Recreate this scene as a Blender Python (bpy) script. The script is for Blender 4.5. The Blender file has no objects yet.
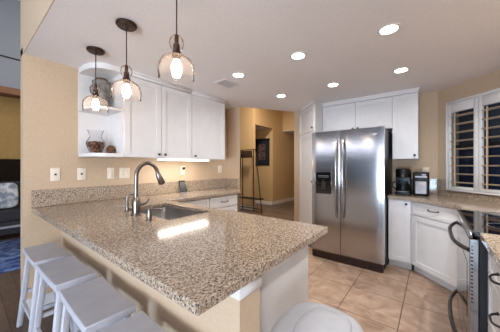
import bpy, bmesh, math, random
from mathutils import Vector, Matrix
random.seed(7)
PI = math.pi
S = bpy.context.scene
COL = S.collection

# ------------------------------------------------------------ camera, world, light, exposure
CAM_H = 1.294
YAW = math.radians(38.277)
cd = bpy.data.cameras.new('camera')
cam = bpy.data.objects.new('camera', cd)
COL.objects.link(cam)
cam.location = (0, 0, CAM_H)
cam.rotation_euler = (PI/2, 0, YAW - PI/2)
cd.sensor_fit = 'HORIZONTAL'
cd.sensor_width = 36.0
cd.lens = 230.14/500*36.0
cd.shift_y = -0.37/500
cd.clip_start = 0.02
S.camera = cam

S.view_settings.view_transform = 'Standard'
S.view_settings.look = 'None'
S.view_settings.gamma = 1.0
S.view_settings.use_curve_mapping = False
S.view_settings.exposure = 0.56
S.cycles.max_bounces = 10
S.cycles.diffuse_bounces = 5
S.cycles.glossy_bounces = 5
S.cycles.transmission_bounces = 8
S.cycles.transparent_max_bounces = 16
S.cycles.sample_clamp_indirect = 8.0
S.cycles.caustics_reflective = False
S.cycles.caustics_refractive = False

W = bpy.data.worlds.new('world'); S.world = W
W.use_nodes = True
wb = W.node_tree.nodes['Background']
wb.inputs[0].default_value = (0.93, 0.96, 1.0, 1)
wb.inputs[1].default_value = 1.0

FILL_W = 250.0        # watts of the fill light at the added, unseen window behind the camera
ADDED_PATIO_W = 140.0       # watts of the bluish light at the added, unseen patio door
HALL_FILL_W = 60.0  # watts of the lamp added to light the hallway
LIVING_FILL_W = 15.0  # watts of the lamp added to light the living room
CAN_W = 3.0          # watts of one recessed can
ADDED_CAN_W = 15.0    # watts of the unseen can added over the range
BULB = 28.0          # emission of a pendant bulb
STRIP_W = 1.2        # watts of the under-cabinet strip
ADDED_GLOW = 3.0            # emission of the added patio door and window glass

# ------------------------------------------------------------ helpers
def lin(r, g, b, a=1):
    f = lambda c: (c/255/12.92) if c/255 <= .04045 else ((c/255+.055)/1.055)**2.4
    return (f(r), f(g), f(b), a)

def mat(name, col=(200, 200, 200), rough=.5, metal=0, emit=0, ecol=None, spec=.5, coat=0):
    m = bpy.data.materials.new(name); m.use_nodes = True
    b = m.node_tree.nodes['Principled BSDF']
    b.inputs['Base Color'].default_value = lin(*col)
    b.inputs['Roughness'].default_value = rough
    b.inputs['Metallic'].default_value = metal
    b.inputs['Specular IOR Level'].default_value = spec
    if coat: b.inputs['Coat Weight'].default_value = coat; b.inputs['Coat Roughness'].default_value = .08
    if emit:
        b.inputs['Emission Color'].default_value = lin(*(ecol or col))
        b.inputs['Emission Strength'].default_value = emit
    return m

def nt(m): return m.node_tree.nodes, m.node_tree.links, m.node_tree.nodes['Principled BSDF']

def noisy(m, scale, c1, c2, lo=.35, hi=.65, detail=4, stretch=(1, 1, 1), bump=0, dist=0):
    N, L, b = nt(m)
    tc = N.new('ShaderNodeTexCoord'); mp = N.new('ShaderNodeMapping'); mp.inputs['Scale'].default_value = stretch
    L.new(tc.outputs['Object'], mp.inputs[0])
    n = N.new('ShaderNodeTexNoise'); n.inputs['Scale'].default_value = scale; n.inputs['Detail'].default_value = detail
    n.inputs['Distortion'].default_value = dist
    L.new(mp.outputs[0], n.inputs['Vector'])
    r = N.new('ShaderNodeValToRGB')
    r.color_ramp.elements[0].position = lo; r.color_ramp.elements[0].color = lin(*c1)
    r.color_ramp.elements[1].position = hi; r.color_ramp.elements[1].color = lin(*c2)
    L.new(n.outputs['Fac'], r.inputs[0]); L.new(r.outputs[0], b.inputs['Base Color'])
    if bump:
        bp = N.new('ShaderNodeBump'); bp.inputs['Strength'].default_value = bump; bp.inputs['Distance'].default_value = .002
        L.new(n.outputs['Fac'], bp.inputs['Height']); L.new(bp.outputs[0], b.inputs['Normal'])
    return m

def mat_granite():
    m = mat('granite', rough=.11, spec=.25)
    N, L, b = nt(m)
    tc = N.new('ShaderNodeTexCoord')
    def noise(sc, det, rough=.6):
        n = N.new('ShaderNodeTexNoise'); n.inputs['Scale'].default_value = sc; n.inputs['Detail'].default_value = det
        n.inputs['Roughness'].default_value = rough; L.new(tc.outputs['Object'], n.inputs['Vector']); return n
    def ramp(src, stops):
        r = N.new('ShaderNodeValToRGB'); e = r.color_ramp.elements
        while len(e) < len(stops): e.new(.5)
        for k, (p, c) in enumerate(stops): e[k].position = p; e[k].color = lin(*c)
        L.new(src, r.inputs[0]); return r
    def mix(f, a, c):
        x = N.new('ShaderNodeMix'); x.data_type = 'RGBA'
        L.new(f, x.inputs[0]); L.new(a, x.inputs[6]); L.new(c, x.inputs[7]); return x
    base = ramp(noise(100, 6).outputs['Fac'], [(.30, (82, 69, 59)), (.41, (140, 122, 104)), (.50, (174, 156, 137)), (.66, (198, 185, 168))])
    v = N.new('ShaderNodeTexVoronoi'); v.inputs['Scale'].default_value = 215; L.new(tc.outputs['Object'], v.inputs['Vector'])
    sx = N.new('ShaderNodeSeparateColor'); L.new(v.outputs['Color'], sx.inputs[0])
    dark = ramp(sx.outputs[0], [(.84, (0, 0, 0)), (.87, (255, 255, 255))])
    v2 = N.new('ShaderNodeTexVoronoi'); v2.inputs['Scale'].default_value = 165; L.new(tc.outputs['Object'], v2.inputs['Vector'])
    sx2 = N.new('ShaderNodeSeparateColor'); L.new(v2.outputs['Color'], sx2.inputs[0])
    tan = ramp(sx2.outputs[1], [(.76, (0, 0, 0)), (.80, (255, 255, 255))])
    dk = N.new('ShaderNodeRGB'); dk.outputs[0].default_value = lin(68, 61, 56)
    tn = N.new('ShaderNodeRGB'); tn.outputs[0].default_value = lin(144, 125, 105)
    x1 = mix(tan.outputs[0], base.outputs[0], tn.outputs[0])
    x2 = mix(dark.outputs[0], x1.outputs[2], dk.outputs[0])
    L.new(x2.outputs[2], b.inputs['Base Color'])
    return m

def mat_tile():
    m = mat('floor_tile', rough=.35)
    N, L, b = nt(m)
    tc = N.new('ShaderNodeTexCoord'); mp = N.new('ShaderNodeMapping')
    P = .46
    mp.inputs['Location'].default_value = (-(2.605 % P), -(.21 % P), 0)
    L.new(tc.outputs['Object'], mp.inputs[0])
    br = N.new('ShaderNodeTexBrick'); br.offset = 0; br.squash = 1
    br.inputs['Scale'].default_value = 1; br.inputs['Brick Width'].default_value = P; br.inputs['Row Height'].default_value = P
    br.inputs['Mortar Size'].default_value = .0045; br.inputs['Mortar Smooth'].default_value = .1; br.inputs['Bias'].default_value = 0
    br.inputs['Color1'].default_value = (0, 0, 0, 1); br.inputs['Color2'].default_value = (1, 1, 1, 1); br.inputs['Mortar'].default_value = (.5, .5, .5, 1)
    L.new(mp.outputs[0], br.inputs['Vector'])
    n = N.new('ShaderNodeTexNoise'); n.inputs['Scale'].default_value = 5.5; n.inputs['Detail'].default_value = 6; n.inputs['Distortion'].default_value = 1.6
    L.new(tc.outputs['Object'], n.inputs['Vector'])
    r = N.new('ShaderNodeValToRGB'); e = r.color_ramp.elements
    e.new(.5)
    for k, (p, c) in enumerate([(.30, (136, 109, 90)), (.5, (158, 130, 109)), (.70, (176, 151, 131))]): e[k].position = p; e[k].color = lin(*c)
    L.new(n.outputs['Fac'], r.inputs[0])
    hs = N.new('ShaderNodeHueSaturation'); L.new(r.outputs[0], hs.inputs['Color'])
    mr = N.new('ShaderNodeMapRange'); mr.inputs[3].default_value = .93; mr.inputs[4].default_value = 1.05
    L.new(br.outputs['Color'], mr.inputs[0]); L.new(mr.outputs[0], hs.inputs['Value'])
    gx = N.new('ShaderNodeMix'); gx.data_type = 'RGBA'; gx.inputs[7].default_value = lin(100, 76, 61)
    L.new(br.outputs['Fac'], gx.inputs[0]); L.new(hs.outputs[0], gx.inputs[6])
    L.new(gx.outputs[2], b.inputs['Base Color'])
    bp = N.new('ShaderNodeBump'); bp.inputs['Strength'].default_value = .4; bp.inputs['Distance'].default_value = .003; bp.invert = True
    L.new(br.outputs['Fac'], bp.inputs['Height']); L.new(bp.outputs[0], b.inputs['Normal'])
    return m

def mat_wood_floor():
    m = mat('wood_floor', rough=.4)
    N, L, b = nt(m)
    tc = N.new('ShaderNodeTexCoord'); mp = N.new('ShaderNodeMapping'); mp.inputs['Rotation'].default_value = (0, 0, PI/2)
    L.new(tc.outputs['Object'], mp.inputs[0])
    br = N.new('ShaderNodeTexBrick'); br.offset = .37
    br.inputs['Scale'].default_value = 1; br.inputs['Brick Width'].default_value = 1.3; br.inputs['Row Height'].default_value = .13
    br.inputs['Mortar Size'].default_value = .0022
    br.inputs['Color1'].default_value = lin(92, 76, 66); br.inputs['Color2'].default_value = lin(120, 101, 88); br.inputs['Mortar'].default_value = lin(45, 36, 30)
    L.new(mp.outputs[0], br.inputs['Vector'])
    n = N.new('ShaderNodeTexNoise'); n.inputs['Scale'].default_value = 9; n.inputs['Detail'].default_value = 5
    m2 = N.new('ShaderNodeMapping'); m2.inputs['Scale'].default_value = (6, .8, 1)
    L.new(tc.outputs['Object'], m2.inputs[0]); L.new(m2.outputs[0], n.inputs['Vector'])
    mx = N.new('ShaderNodeMix'); mx.data_type = 'RGBA'; mx.blend_type = 'MULTIPLY'; mx.inputs[0].default_value = .7
    r = N.new('ShaderNodeValToRGB'); r.color_ramp.elements[0].position = .3; r.color_ramp.elements[0].color = (.5, .46, .43, 1); r.color_ramp.elements[1].position = .7
    L.new(n.outputs['Fac'], r.inputs[0]); L.new(br.outputs['Color'], mx.inputs[6]); L.new(r.outputs[0], mx.inputs[7])
    L.new(mx.outputs[2], b.inputs['Base Color'])
    return m

def mat_steel(name, axis, col=(168, 166, 166), rough=.26, aniso=0):
    m = mat(name, col, rough, 1.0)
    N, L, b = nt(m)
    if aniso:
        b.inputs['Anisotropic'].default_value = aniso
        tg = N.new('ShaderNodeTangent'); tg.direction_type = 'RADIAL'; tg.axis = 'Z'
        L.new(tg.outputs[0], b.inputs['Tangent'])
    tc = N.new('ShaderNodeTexCoord'); mp = N.new('ShaderNodeMapping')
    mp.inputs['Scale'].default_value = axis
    L.new(tc.outputs['Object'], mp.inputs[0])
    n = N.new('ShaderNodeTexNoise'); n.inputs['Scale'].default_value = 30; n.inputs['Detail'].default_value = 3
    L.new(mp.outputs[0], n.inputs['Vector'])
    mr = N.new('ShaderNodeMapRange'); mr.inputs[3].default_value = rough-.05; mr.inputs[4].default_value = rough+.06
    L.new(n.outputs['Fac'], mr.inputs[0]); L.new(mr.outputs[0], b.inputs['Roughness'])
    bp = N.new('ShaderNodeBump'); bp.inputs['Strength'].default_value = .05; bp.inputs['Distance'].default_value = .001
    L.new(n.outputs['Fac'], bp.inputs['Height']); L.new(bp.outputs[0], b.inputs['Normal'])
    return m

def mat_clear(name, tint=(255, 255, 255), body=.1, gloss=.12, bodycol=(255, 255, 255)):
    m = bpy.data.materials.new(name); m.use_nodes = True
    N, L = m.node_tree.nodes, m.node_tree.links; N.clear()
    o = N.new('ShaderNodeOutputMaterial'); t = N.new('ShaderNodeBsdfTransparent'); t.inputs[0].default_value = lin(*tint)
    d = N.new('ShaderNodeBsdfTranslucent'); d.inputs[0].default_value = lin(*bodycol)
    g = N.new('ShaderNodeBsdfGlossy'); g.inputs['Roughness'].default_value = .06
    lw = N.new('ShaderNodeLayerWeight'); lw.inputs[0].default_value = gloss
    x1 = N.new('ShaderNodeMixShader'); x1.inputs[0].default_value = body
    x2 = N.new('ShaderNodeMixShader')
    L.new(t.outputs[0], x1.inputs[1]); L.new(d.outputs[0], x1.inputs[2])
    L.new(lw.outputs['Fresnel'], x2.inputs[0]); L.new(x1.outputs[0], x2.inputs[1]); L.new(g.outputs[0], x2.inputs[2])
    L.new(x2.outputs[0], o.inputs[0])
    return m

M = {}
M['wall'] = noisy(mat('beige_wall_paint', rough=.75), 60, (190, 166, 139), (196, 172, 145), bump=.05)
M['hall'] = noisy(mat('wall_paint_hall_light', rough=.75), 40, (188, 156, 112), (194, 163, 119), bump=.05)  # same beige wall paint, the hall's golden gloom put into the colour
M['gray_wall'] = noisy(mat('gray_wall_paint', rough=.8), 40, (136, 138, 144), (142, 144, 150))
M['slate_wall'] = noisy(mat('slate_wall_paint', rough=.8), 30, (88, 96, 118), (94, 102, 124))  # unseen wall; colour chosen for the refrigerator's dark blue reflection
M['ceil'] = noisy(mat('ceiling_paint', rough=.85), 90, (230, 225, 224), (236, 231, 230), bump=.08)
M['white'] = noisy(mat('white_cabinet_paint', rough=.33), 8, (214, 211, 209), (218, 215, 213))
M['trim'] = noisy(mat('white_trim_paint', rough=.4), 8, (214, 211, 209), (218, 215, 213))
M['granite'] = mat_granite()
M['tile'] = mat_tile()
M['wood_floor'] = mat_wood_floor()
M['steel'] = mat_steel('brushed_steel', (.4, .4, 14), (172, 171, 172), .16, .35)
M['sinksteel'] = mat_steel('satin_steel', (8, 1, 1), (176, 174, 172), .3)
M['nickel'] = noisy(mat('brushed_nickel', rough=.28, metal=1), 20, (122, 115, 109), (142, 135, 128))
M['darkpull'] = noisy(mat('dark_pewter', rough=.35, metal=.8), 30, (52, 50, 50), (70, 67, 66))
M['bronze'] = noisy(mat('oiled_bronze', rough=.4, metal=.7), 25, (58, 42, 34), (84, 62, 50))
M['black'] = noisy(mat('black_plastic', rough=.35, spec=.3), 20, (9, 9, 10), (15, 15, 16))
M['blackmatte'] = noisy(mat('black_matte', rough=.6), 20, (20, 18, 18), (30, 27, 26))
M['blackglass'] = noisy(mat('black_glass', rough=.05, spec=.7), 5, (10, 10, 11), (14, 14, 15))
M['blacksteel'] = noisy(mat('black_iron', rough=.45, metal=.4), 25, (24, 22, 22), (38, 34, 33))
M['grayplastic'] = noisy(mat('gray_plastic', rough=.4), 15, (120, 122, 126), (134, 136, 140))
M['silver'] = noisy(mat('silver_plastic', rough=.45, metal=.2), 15, (150, 150, 158), (166, 166, 172))
M['stool'] = noisy(mat('white_stool_paint', rough=.4), 12, (184, 184, 192), (192, 192, 199))
M['bin'] = noisy(mat('white_bin_plastic', rough=.38), 12, (178, 178, 181), (184, 184, 187))
M['plate'] = noisy(mat('ivory_switch_plate', rough=.4), 20, (226, 214, 196), (232, 220, 203))
M['slot'] = mat('dark_slot', (60, 54, 50), .6)
M['lens'] = mat('can_lens', (255, 250, 242), .5, emit=9, ecol=(255, 246, 235))
M['bulb'] = mat('filament_bulb', (255, 226, 180), .3, emit=BULB, ecol=(255, 236, 214))
M['striplens'] = mat('strip_lens', (255, 246, 230), .4, emit=12, ecol=(255, 246, 232))
M['seeded'] = mat_clear('seeded_glass', (255, 251, 248), .06, .10, (255, 238, 226))
M['clear'] = mat_clear('clear_glass', (252, 252, 253), .05, .08)
M['pane'] = mat_clear('window_glass', (205, 214, 224), .02, .2)
M['added_transom'] = mat('added_transom_glass', (220, 228, 240), .1, emit=7, ecol=(226, 236, 255))  # glow of the added transom, meant for the refrigerator's reflection
M['added_day'] = mat('added_daylight_glass', (200, 215, 240), .1, emit=ADDED_GLOW, ecol=(226, 236, 255))  # glow of the added patio door and window
M['potpourri'] = noisy(mat('potpourri', rough=.7), 55, (40, 18, 14), (150, 104, 76), .4, .65)
M['pinecone'] = noisy(mat('pinecone', rough=.7), 40, (52, 28, 20), (130, 88, 62))
M['urn'] = noisy(mat('weathered_urn', rough=.6), 14, (80, 75, 70), (134, 127, 120), .35, .65)
M['urntop'] = noisy(mat('dried_moss', rough=.9), 50, (70, 50, 36), (118, 92, 70))
M['darkwood'] = noisy(mat('dark_wood', rough=.5), 12, (46, 30, 24), (74, 50, 40), stretch=(1, 8, 8))
M['frame'] = noisy(mat('black_picture_frame', rough=.35), 20, (14, 14, 18), (22, 22, 27))
M['mat_blue'] = noisy(mat('navy_mount', rough=.6), 10, (22, 26, 44), (30, 34, 54))
M['art'] = noisy(mat('abstract_print', rough=.5), 9, (40, 34, 44), (124, 96, 84), .4, .62, dist=1.5)
M['rug'] = noisy(mat('blue_rug', rough=.95), 9, (26, 50, 108), (112, 136, 176), .42, .68, detail=6, bump=.4)
M['sofa'] = noisy(mat('charcoal_fabric', rough=.9), 60, (36, 35, 40), (48, 47, 52))
M['pillow'] = noisy(mat('gray_pillow_fabric', rough=.9), 10, (120, 128, 140), (200, 200, 202), .4, .6)
M['must'] = noisy(mat('ochre_wall_paint', rough=.8), 20, (150, 118, 66), (158, 126, 72))
M['beam'] = noisy(mat('brown_beam', rough=.6), 10, (112, 74, 46), (134, 92, 60), stretch=(1, 6, 6))
M['ext'] = noisy(mat('painted_dusk_blue', rough=.9), 3, (52, 66, 104), (66, 80, 116))  # dim blue dusk put into the backdrop's colour
M['extup'] = noisy(mat('painted_dusk_gray', rough=.9), 3, (96, 100, 108), (110, 114, 122))
M['louver'] = noisy(mat('cream_louver_paint', rough=.45), 10, (186, 166, 140), (194, 175, 150))
M['darksteel'] = noisy(mat('dark_steel', rough=.3, metal=1), 25, (92, 87, 84), (112, 106, 102))
M['grille'] = noisy(mat('dark_fridge_grille', rough=.35), 20, (34, 18, 16), (48, 26, 22))
M['sunk'] = mat('vent_dark', (58, 55, 54), .7)

class MB:
    def __init__(s): s.b = bmesh.new()
    def box(s, x0, x1, y0, y1, z0, z1):
        return s.fbox((0, 0, 0), (1, 0, 0), (0, 1, 0), x0, x1, z0, z1, y0, y1)
    def fbox(s, O, u, n, a0, a1, b0, b1, c0, c1):
        """box in the frame O + a*u + b*up + c*n"""
        O, u, n = Vector(O), Vector(u), Vector(n); k = Vector((0, 0, 1))
        v = [s.b.verts.new(O+u*a+k*b+n*c) for c in (c0, c1) for b in (b0, b1) for a in (a0, a1)]
        for f in ((0, 1, 3, 2), (4, 6, 7, 5), (0, 4, 5, 1), (2, 3, 7, 6), (0, 2, 6, 4), (1, 5, 7, 3)):
            s.b.faces.new([v[i] for i in f])
        return s
    def prism(s, poly, z0, z1):
        lo = [s.b.verts.new((p[0], p[1], z0)) for p in poly]; hi = [s.b.verts.new((p[0], p[1], z1)) for p in poly]
        n = len(poly); s.b.faces.new(lo[::-1]); s.b.faces.new(hi)
        for i in range(n): s.b.faces.new((lo[i], lo[(i+1) % n], hi[(i+1) % n], hi[i]))
        return s
    def loft(s, rings, caps=True, closed=True):
        R = [[s.b.verts.new(p) for p in r] for r in rings]; n = len(R[0])
        for a, c in zip(R, R[1:]):
            for i in range(n if closed else n-1): s.b.faces.new((a[i], a[(i+1) % n], c[(i+1) % n], c[i]))
        if caps: s.b.faces.new(R[0][::-1]); s.b.faces.new(R[-1])
        return s
    def cyl(s, p0, p1, r, r2=None, seg=20):
        return s.tube([p0, p1], [r, r if r2 is None else r2], seg)
    def tube(s, pts, r, seg=10):
        pts = [Vector(p) for p in pts]; rr = r if isinstance(r, (list, tuple)) else [r]*len(pts)
        t0 = (pts[1]-pts[0]).normalized(); a = Vector((0, 0, 1)) if abs(t0.z) < .9 else Vector((1, 0, 0))
        u = t0.cross(a).normalized(); rings = []
        for i, p in enumerate(pts):
            t = (pts[min(i+1, len(pts)-1)]-pts[max(i-1, 0)]).normalized()
            u = (u-t*u.dot(t)).normalized(); w = t.cross(u)
            rings.append([p+(u*math.cos(2*PI*k/seg)+w*math.sin(2*PI*k/seg))*rr[i] for k in range(seg)])
        return s.loft(rings)
    def lathe(s, prof, c=(0, 0, 0), seg=32, sx=1, sy=1, caps=True):
        return s.loft([[(c[0]+sx*r*math.cos(2*PI*k/seg), c[1]+sy*r*math.sin(2*PI*k/seg), c[2]+z) for k in range(seg)] for r, z in prof], caps)
    def slab(s, xs, ys, inside, z0, z1):
        V = {}
        def g(i, j, z):
            if (i, j, z) not in V: V[i, j, z] = s.b.verts.new((xs[i], ys[j], z))
            return V[i, j, z]
        nx, ny = len(xs)-1, len(ys)-1
        I = lambda i, j: 0 <= i < nx and 0 <= j < ny and inside((xs[i]+xs[i+1])/2, (ys[j]+ys[j+1])/2)
        for i in range(nx):
            for j in range(ny):
                if not I(i, j): continue
                s.b.faces.new((g(i, j, z1), g(i+1, j, z1), g(i+1, j+1, z1), g(i, j+1, z1)))
                s.b.faces.new((g(i, j, z0), g(i, j+1, z0), g(i+1, j+1, z0), g(i+1, j, z0)))
                if not I(i-1, j): s.b.faces.new((g(i, j, z0), g(i, j, z1), g(i, j+1, z1), g(i, j+1, z0)))
                if not I(i+1, j): s.b.faces.new((g(i+1, j, z0), g(i+1, j+1, z0), g(i+1, j+1, z1), g(i+1, j, z1)))
                if not I(i, j-1): s.b.faces.new((g(i, j, z0), g(i+1, j, z0), g(i+1, j, z1), g(i, j, z1)))
                if not I(i, j+1): s.b.faces.new((g(i, j+1, z0), g(i, j+1, z1), g(i+1, j+1, z1), g(i+1, j+1, z0)))
        return s
    def bevel(s, w, seg=2, ang=40):
        s.b.normal_update()
        E = [e for e in s.b.edges if len(e.link_faces) == 2 and e.calc_face_angle(0) > math.radians(ang)]
        bmesh.ops.bevel(s.b, geom=E, offset=w, segments=seg, profile=.5, affect='EDGES', clamp_overlap=True)
        return s

ROOT = {}
def obj(name, mb, m, parent=None, smooth=45):
    b = mb.b
    bmesh.ops.recalc_face_normals(b, faces=b.faces)
    off = ROOT.get(parent.name if parent else None, Vector((0, 0, 0)))
    if off.length: bmesh.ops.translate(b, verts=b.verts, vec=-off)
    me = bpy.data.meshes.new(name); b.to_mesh(me); b.free()
    for p in me.polygons: p.use_smooth = True
    me.set_sharp_from_angle(angle=math.radians(smooth))
    me.materials.append(M[m])
    o = bpy.data.objects.new(name, me); COL.objects.link(o)
    if parent: o.parent = parent; ROOT[o.name] = off
    return o
def tag(o, label, cat, group=None):
    o['label'] = label; o['category'] = cat
    if group: o['group'] = group
    return o
def thing(name, label, cat, loc=(0, 0, 0), group=None, rot=0, local=False):
    o = bpy.data.objects.new(name, None); COL.objects.link(o); o.empty_display_size = .1
    o.location = loc; o.rotation_euler = (0, 0, rot)
    ROOT[o.name] = Vector((0, 0, 0)) if local else Vector(loc)
    return tag(o, label, cat, group)
def struct(name, mb, m, parent=None, smooth=45):
    o = obj(name, mb, m, parent, smooth)
    if not parent: o['kind'] = 'structure'
    return o
def dup(root, loc, rot, label, group=None):
    r = root.copy(); COL.objects.link(r); r.location = loc; r.rotation_euler = (0, 0, rot); r['label'] = label
    if group: r['group'] = group
    for ch in list(root.children):
        c = ch.copy(); COL.objects.link(c); c.parent = r
        for g in list(ch.children):
            d = g.copy(); COL.objects.link(d); d.parent = c
    return r
def lamp(name, kind, loc, watts, col, parent, **kw):
    d = bpy.data.lights.new(name, kind); d.energy = watts; d.color = col
    for k, v in kw.items(): setattr(d, k, v)
    o = bpy.data.objects.new(name, d); COL.objects.link(o)
    o.parent = parent; o.location = Vector(loc)-ROOT[parent.name]
    return o

# ------------------------------------------------------------ dimensions
CZ = 2.285                     # kitchen ceiling
CT, CB = .914, .876            # counter top and underside
YW = 2.837                     # wall behind the sink run
XW = 3.955                     # wall behind the refrigerator
PX0, PX1, PY0 = .408, 1.427, .506
LX, LY = 5.3, 4.06

# ------------------------------------------------------------ floors, walls, ceilings
kitchen = [(.68, -.85), (3.2, -.85), (3.95, -.07), (3.95, 1.86), (3.84, 1.995), (2.93, 2.53), (2.93, 2.837), (.68, 2.837)]
struct('floor', MB().prism(kitchen, -.02, 0), 'tile')
f2 = MB(); f2.box(-4.2, 10, -3.2, 9, -.06, -.021)
struct('floor_wood_base', f2, 'wood_floor')
f3 = MB(); f3.box(-4.2, .679, -3.2, 2.838, -.022, -.001); f3.box(-4.2, 10, 2.838, 9, -.022, -.001)
f3.prism([(2.931, 2.531), (3.841, 1.996), (3.951, 1.861), (10, 1.861), (10, 2.838), (2.931, 2.838)], -.022, -.001)
struct('floor_wood', f3, 'wood_floor')
ceil = [(.359, -.86), (3.2, -.86), (3.96, -.07), (3.97, 1.86), (3.84, 1.995), (2.93, 2.53), (2.93, 2.836), (.359, 2.836)]
struct('ceiling', MB().prism(ceil, CZ, CZ+.06), 'ceil')
struct('ceiling_living', MB().box(-4.2, .36, -3.2, 2.957, 3.55, 3.6), 'ceil')
struct('ceiling_living_high', MB().box(-4.2, 3.0, 2.958, 9, 4.4, 4.45), 'ceil')
struct('ceiling_hall', MB().box(.36, 10, -.9, 2.957, 3.55, 3.6), 'ceil')
struct('ceiling_hall_high', MB().box(3.001, 10, 2.958, 9, 3.55, 3.6), 'ceil')
struct('wall_soffit', MB().box(.353, .3585, -.97, YW-.001, CZ, 3.55), 'wall')
w = MB(); w.box(.353, 3.05, YW, YW+.12, 0, CZ+.06); w.box(.353, 1.6, YW+.001, YW+.12, CZ, 3.55)
struct('wall_back', w, 'wall')
struct('wall_pier', MB().prism([(2.93, 2.53), (3.05, 2.66), (3.05, YW-.001), (2.93, YW-.001)], 0, CZ+.06), 'wall')
struct('wall_jamb', MB().prism([(3.805, 1.868), (3.845, 1.995), (3.97, 1.96), (4.075, 1.86)], 0, CZ+.06), 'wall')
w = MB(); w.prism([(2.935, 2.53), (3.84, 1.997), (3.92, 2.1), (3.05, 2.62)], CZ+.062, 3.55)
struct('wall_header', w, 'hall')
struct('wall_refrigerator', MB().box(XW, XW+.12, -.07, 1.86, 0, CZ+.06), 'wall')
DO = Vector((3.945, -.067, 0)); DU = Vector((-.7071, -.7071, 0)); DN = Vector((-.7071, .7071, 0))  # diagonal window wall, normal into the room
WL0, WL1, WZ0, WZ1 = .166, .856, 1.005, 2.055    # opening
w = MB()
w.fbox(DO, DU, DN, 0, WL0, 0, CZ+.06, -.12, 0); w.fbox(DO, DU, DN, WL1, 1.11, 0, CZ+.06, -.12, 0)
w.fbox(DO, DU, DN, WL0, WL1, 0, WZ0, -.12, 0); w.fbox(DO, DU, DN, WL0, WL1, WZ1, CZ+.06, -.12, 0)
struct('wall_window', w, 'wall')
struct('wall_right', MB().box(-1.2, 3.17, -.97, -.852, 0, CZ+.06), 'wall')
# hall beyond the opening
struct('wall_hall', MB().box(LX, LX+.1, LY, 8.9, 0, 3.55), 'hall')
w = MB(); w.box(6.37, 9.9, 4.08, 4.2, 0, 3.55); w.box(LX+.1, 6.37, 4.08, 4.2, 2.51, 3.55)
struct('wall_hall_far', w, 'hall')
struct('wall_hall_end', MB().box(6.37, 6.47, 4.2, 8.9, 0, 2.6), 'hall')
struct('ceiling_hall_low', MB().box(LX+.1, 6.37, 4.2, 8.9, 2.51, 2.58), 'ceil')
w = MB(); w.box(7.0, 9.8, 3.55, 4.079, 2.5, 3.55)
struct('wall_hall_soffit', w, 'hall')
struct('ceiling_hall_soffit', MB().box(7.0, 9.8, 3.55, 4.079, 2.485, 2.499), 'ceil')
struct('wall_hall_right', MB().box(4.08, 9.9, 1.74, 1.86, 0, 3.55), 'hall')
struct('wall_hall_back', MB().box(9.8, 9.9, 1.86, 4.08, 0, 3.55), 'hall')
struct('wall_right_upper', MB().box(.47, 4.2, -.97, -.86, CZ+.061, 3.55), 'hall')
# living room beyond the wall end
LYF = 6.35
struct('wall_living', MB().box(-4.2, 5.2, LYF, LYF+.12, 0, 4.4), 'must')
struct('wall_living_upper', MB().box(-4.2, 5.2, LYF-.25, LYF-.002, 2.72, 4.4), 'gray_wall')
struct('trim_living_beam', MB().box(-4.2, 5.2, LYF-.32, LYF-.003, 2.60, 2.72), 'beam')
struct('trim_living_ledge', MB().box(-4.2, 5.2, LYF-.27, LYF-.25, 3.27, 3.29), 'blackmatte')
w = MB(); w.box(-4.3, -4.2, -3.2, -.49, 0, .3); w.box(-4.3, -4.2, -3.2, -.49, 2.5, 3.55); w.box(-4.3, -4.2, -3.2, -3.0, .3, 2.5); w.box(-4.3, -4.2, -.5, -.49, .3, 2.5)
struct('wall_side', w, 'wall')
w = MB(); w.box(-4.3, -4.2, -.49, 6.4, 2.17, 3.55); w.box(-4.3, -4.2, 1.1, 6.4, 0, 1.98); w.box(-4.3, -4.2, 5.2, 6.4, 1.98, 2.17); w.box(-4.3, -4.2, 1.1, 1.36, 1.98, 2.17)
struct('wall_patio', w, 'slate_wall')
tw = MB(); tw.box(-4.28, -4.21, 1.36, 5.2, 1.98, 2.0); tw.box(-4.28, -4.21, 1.36, 5.2, 2.15, 2.17); tw.box(-4.28, -4.21, 3.25, 3.30, 2.0, 2.15)
tr = struct('added_transom_window', tw, 'trim')  # unseen bright transom, added for a streak in the refrigerator doors
struct('pane', MB().box(-4.255, -4.245, 1.36, 3.25, 2.0, 2.15), 'added_transom', tr)
struct('pane', MB().box(-4.255, -4.245, 3.30, 5.2, 2.0, 2.15), 'added_transom', tr)
# unseen patio door, added as a source for the low bluish light
d = MB()
for y0, y1 in ((-.49, -.44), (.27, .33), (1.04, 1.1)): d.box(-4.28, -4.21, y0, y1, .02, 2.15)
d.box(-4.28, -4.21, -.49, 1.1, 2.08, 2.17); d.box(-4.28, -4.21, -.49, 1.1, 0, .06)
pd = struct('added_patio_door', d, 'trim')
struct('pane', MB().box(-4.255, -4.245, -.44, .27, .06, 2.08), 'added_day', pd)
struct('pane', MB().box(-4.255, -4.245, 0.33, 1.04, .06, 2.08), 'added_day', pd)
def added_daylight(name, loc, rot, w, h, watts, col, parent):
    d = bpy.data.lights.new(name, 'AREA'); d.shape = 'RECTANGLE'; d.size = w; d.size_y = h; d.energy = watts; d.color = col
    o = bpy.data.objects.new(name, d); COL.objects.link(o); o.location = loc; o.rotation_euler = rot; o.parent = parent
added_daylight('added_patio_light', (-4.19, .3, .45), (PI/2, 0, -PI/2+.2), 1.5, .75, ADDED_PATIO_W, (.52, .74, 1), pd)
d = MB()
for y0, y1 in ((-3.0, -2.94), (-1.78, -1.72), (-.56, -.5)): d.box(-4.28, -4.21, y0, y1, .3, 2.5)
d.box(-4.28, -4.21, -3.0, -.5, 2.44, 2.5); d.box(-4.28, -4.21, -3.0, -.5, .3, .36)
wd = struct('added_fill_window', d, 'trim')  # unseen window, added to carry frontal fill light into the kitchen
struct('pane', MB().box(-4.255, -4.245, -2.94, -1.78, .36, 2.44), 'added_day', wd)
struct('pane', MB().box(-4.255, -4.245, -1.72, -.56, .36, 2.44), 'added_day', wd)
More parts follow.
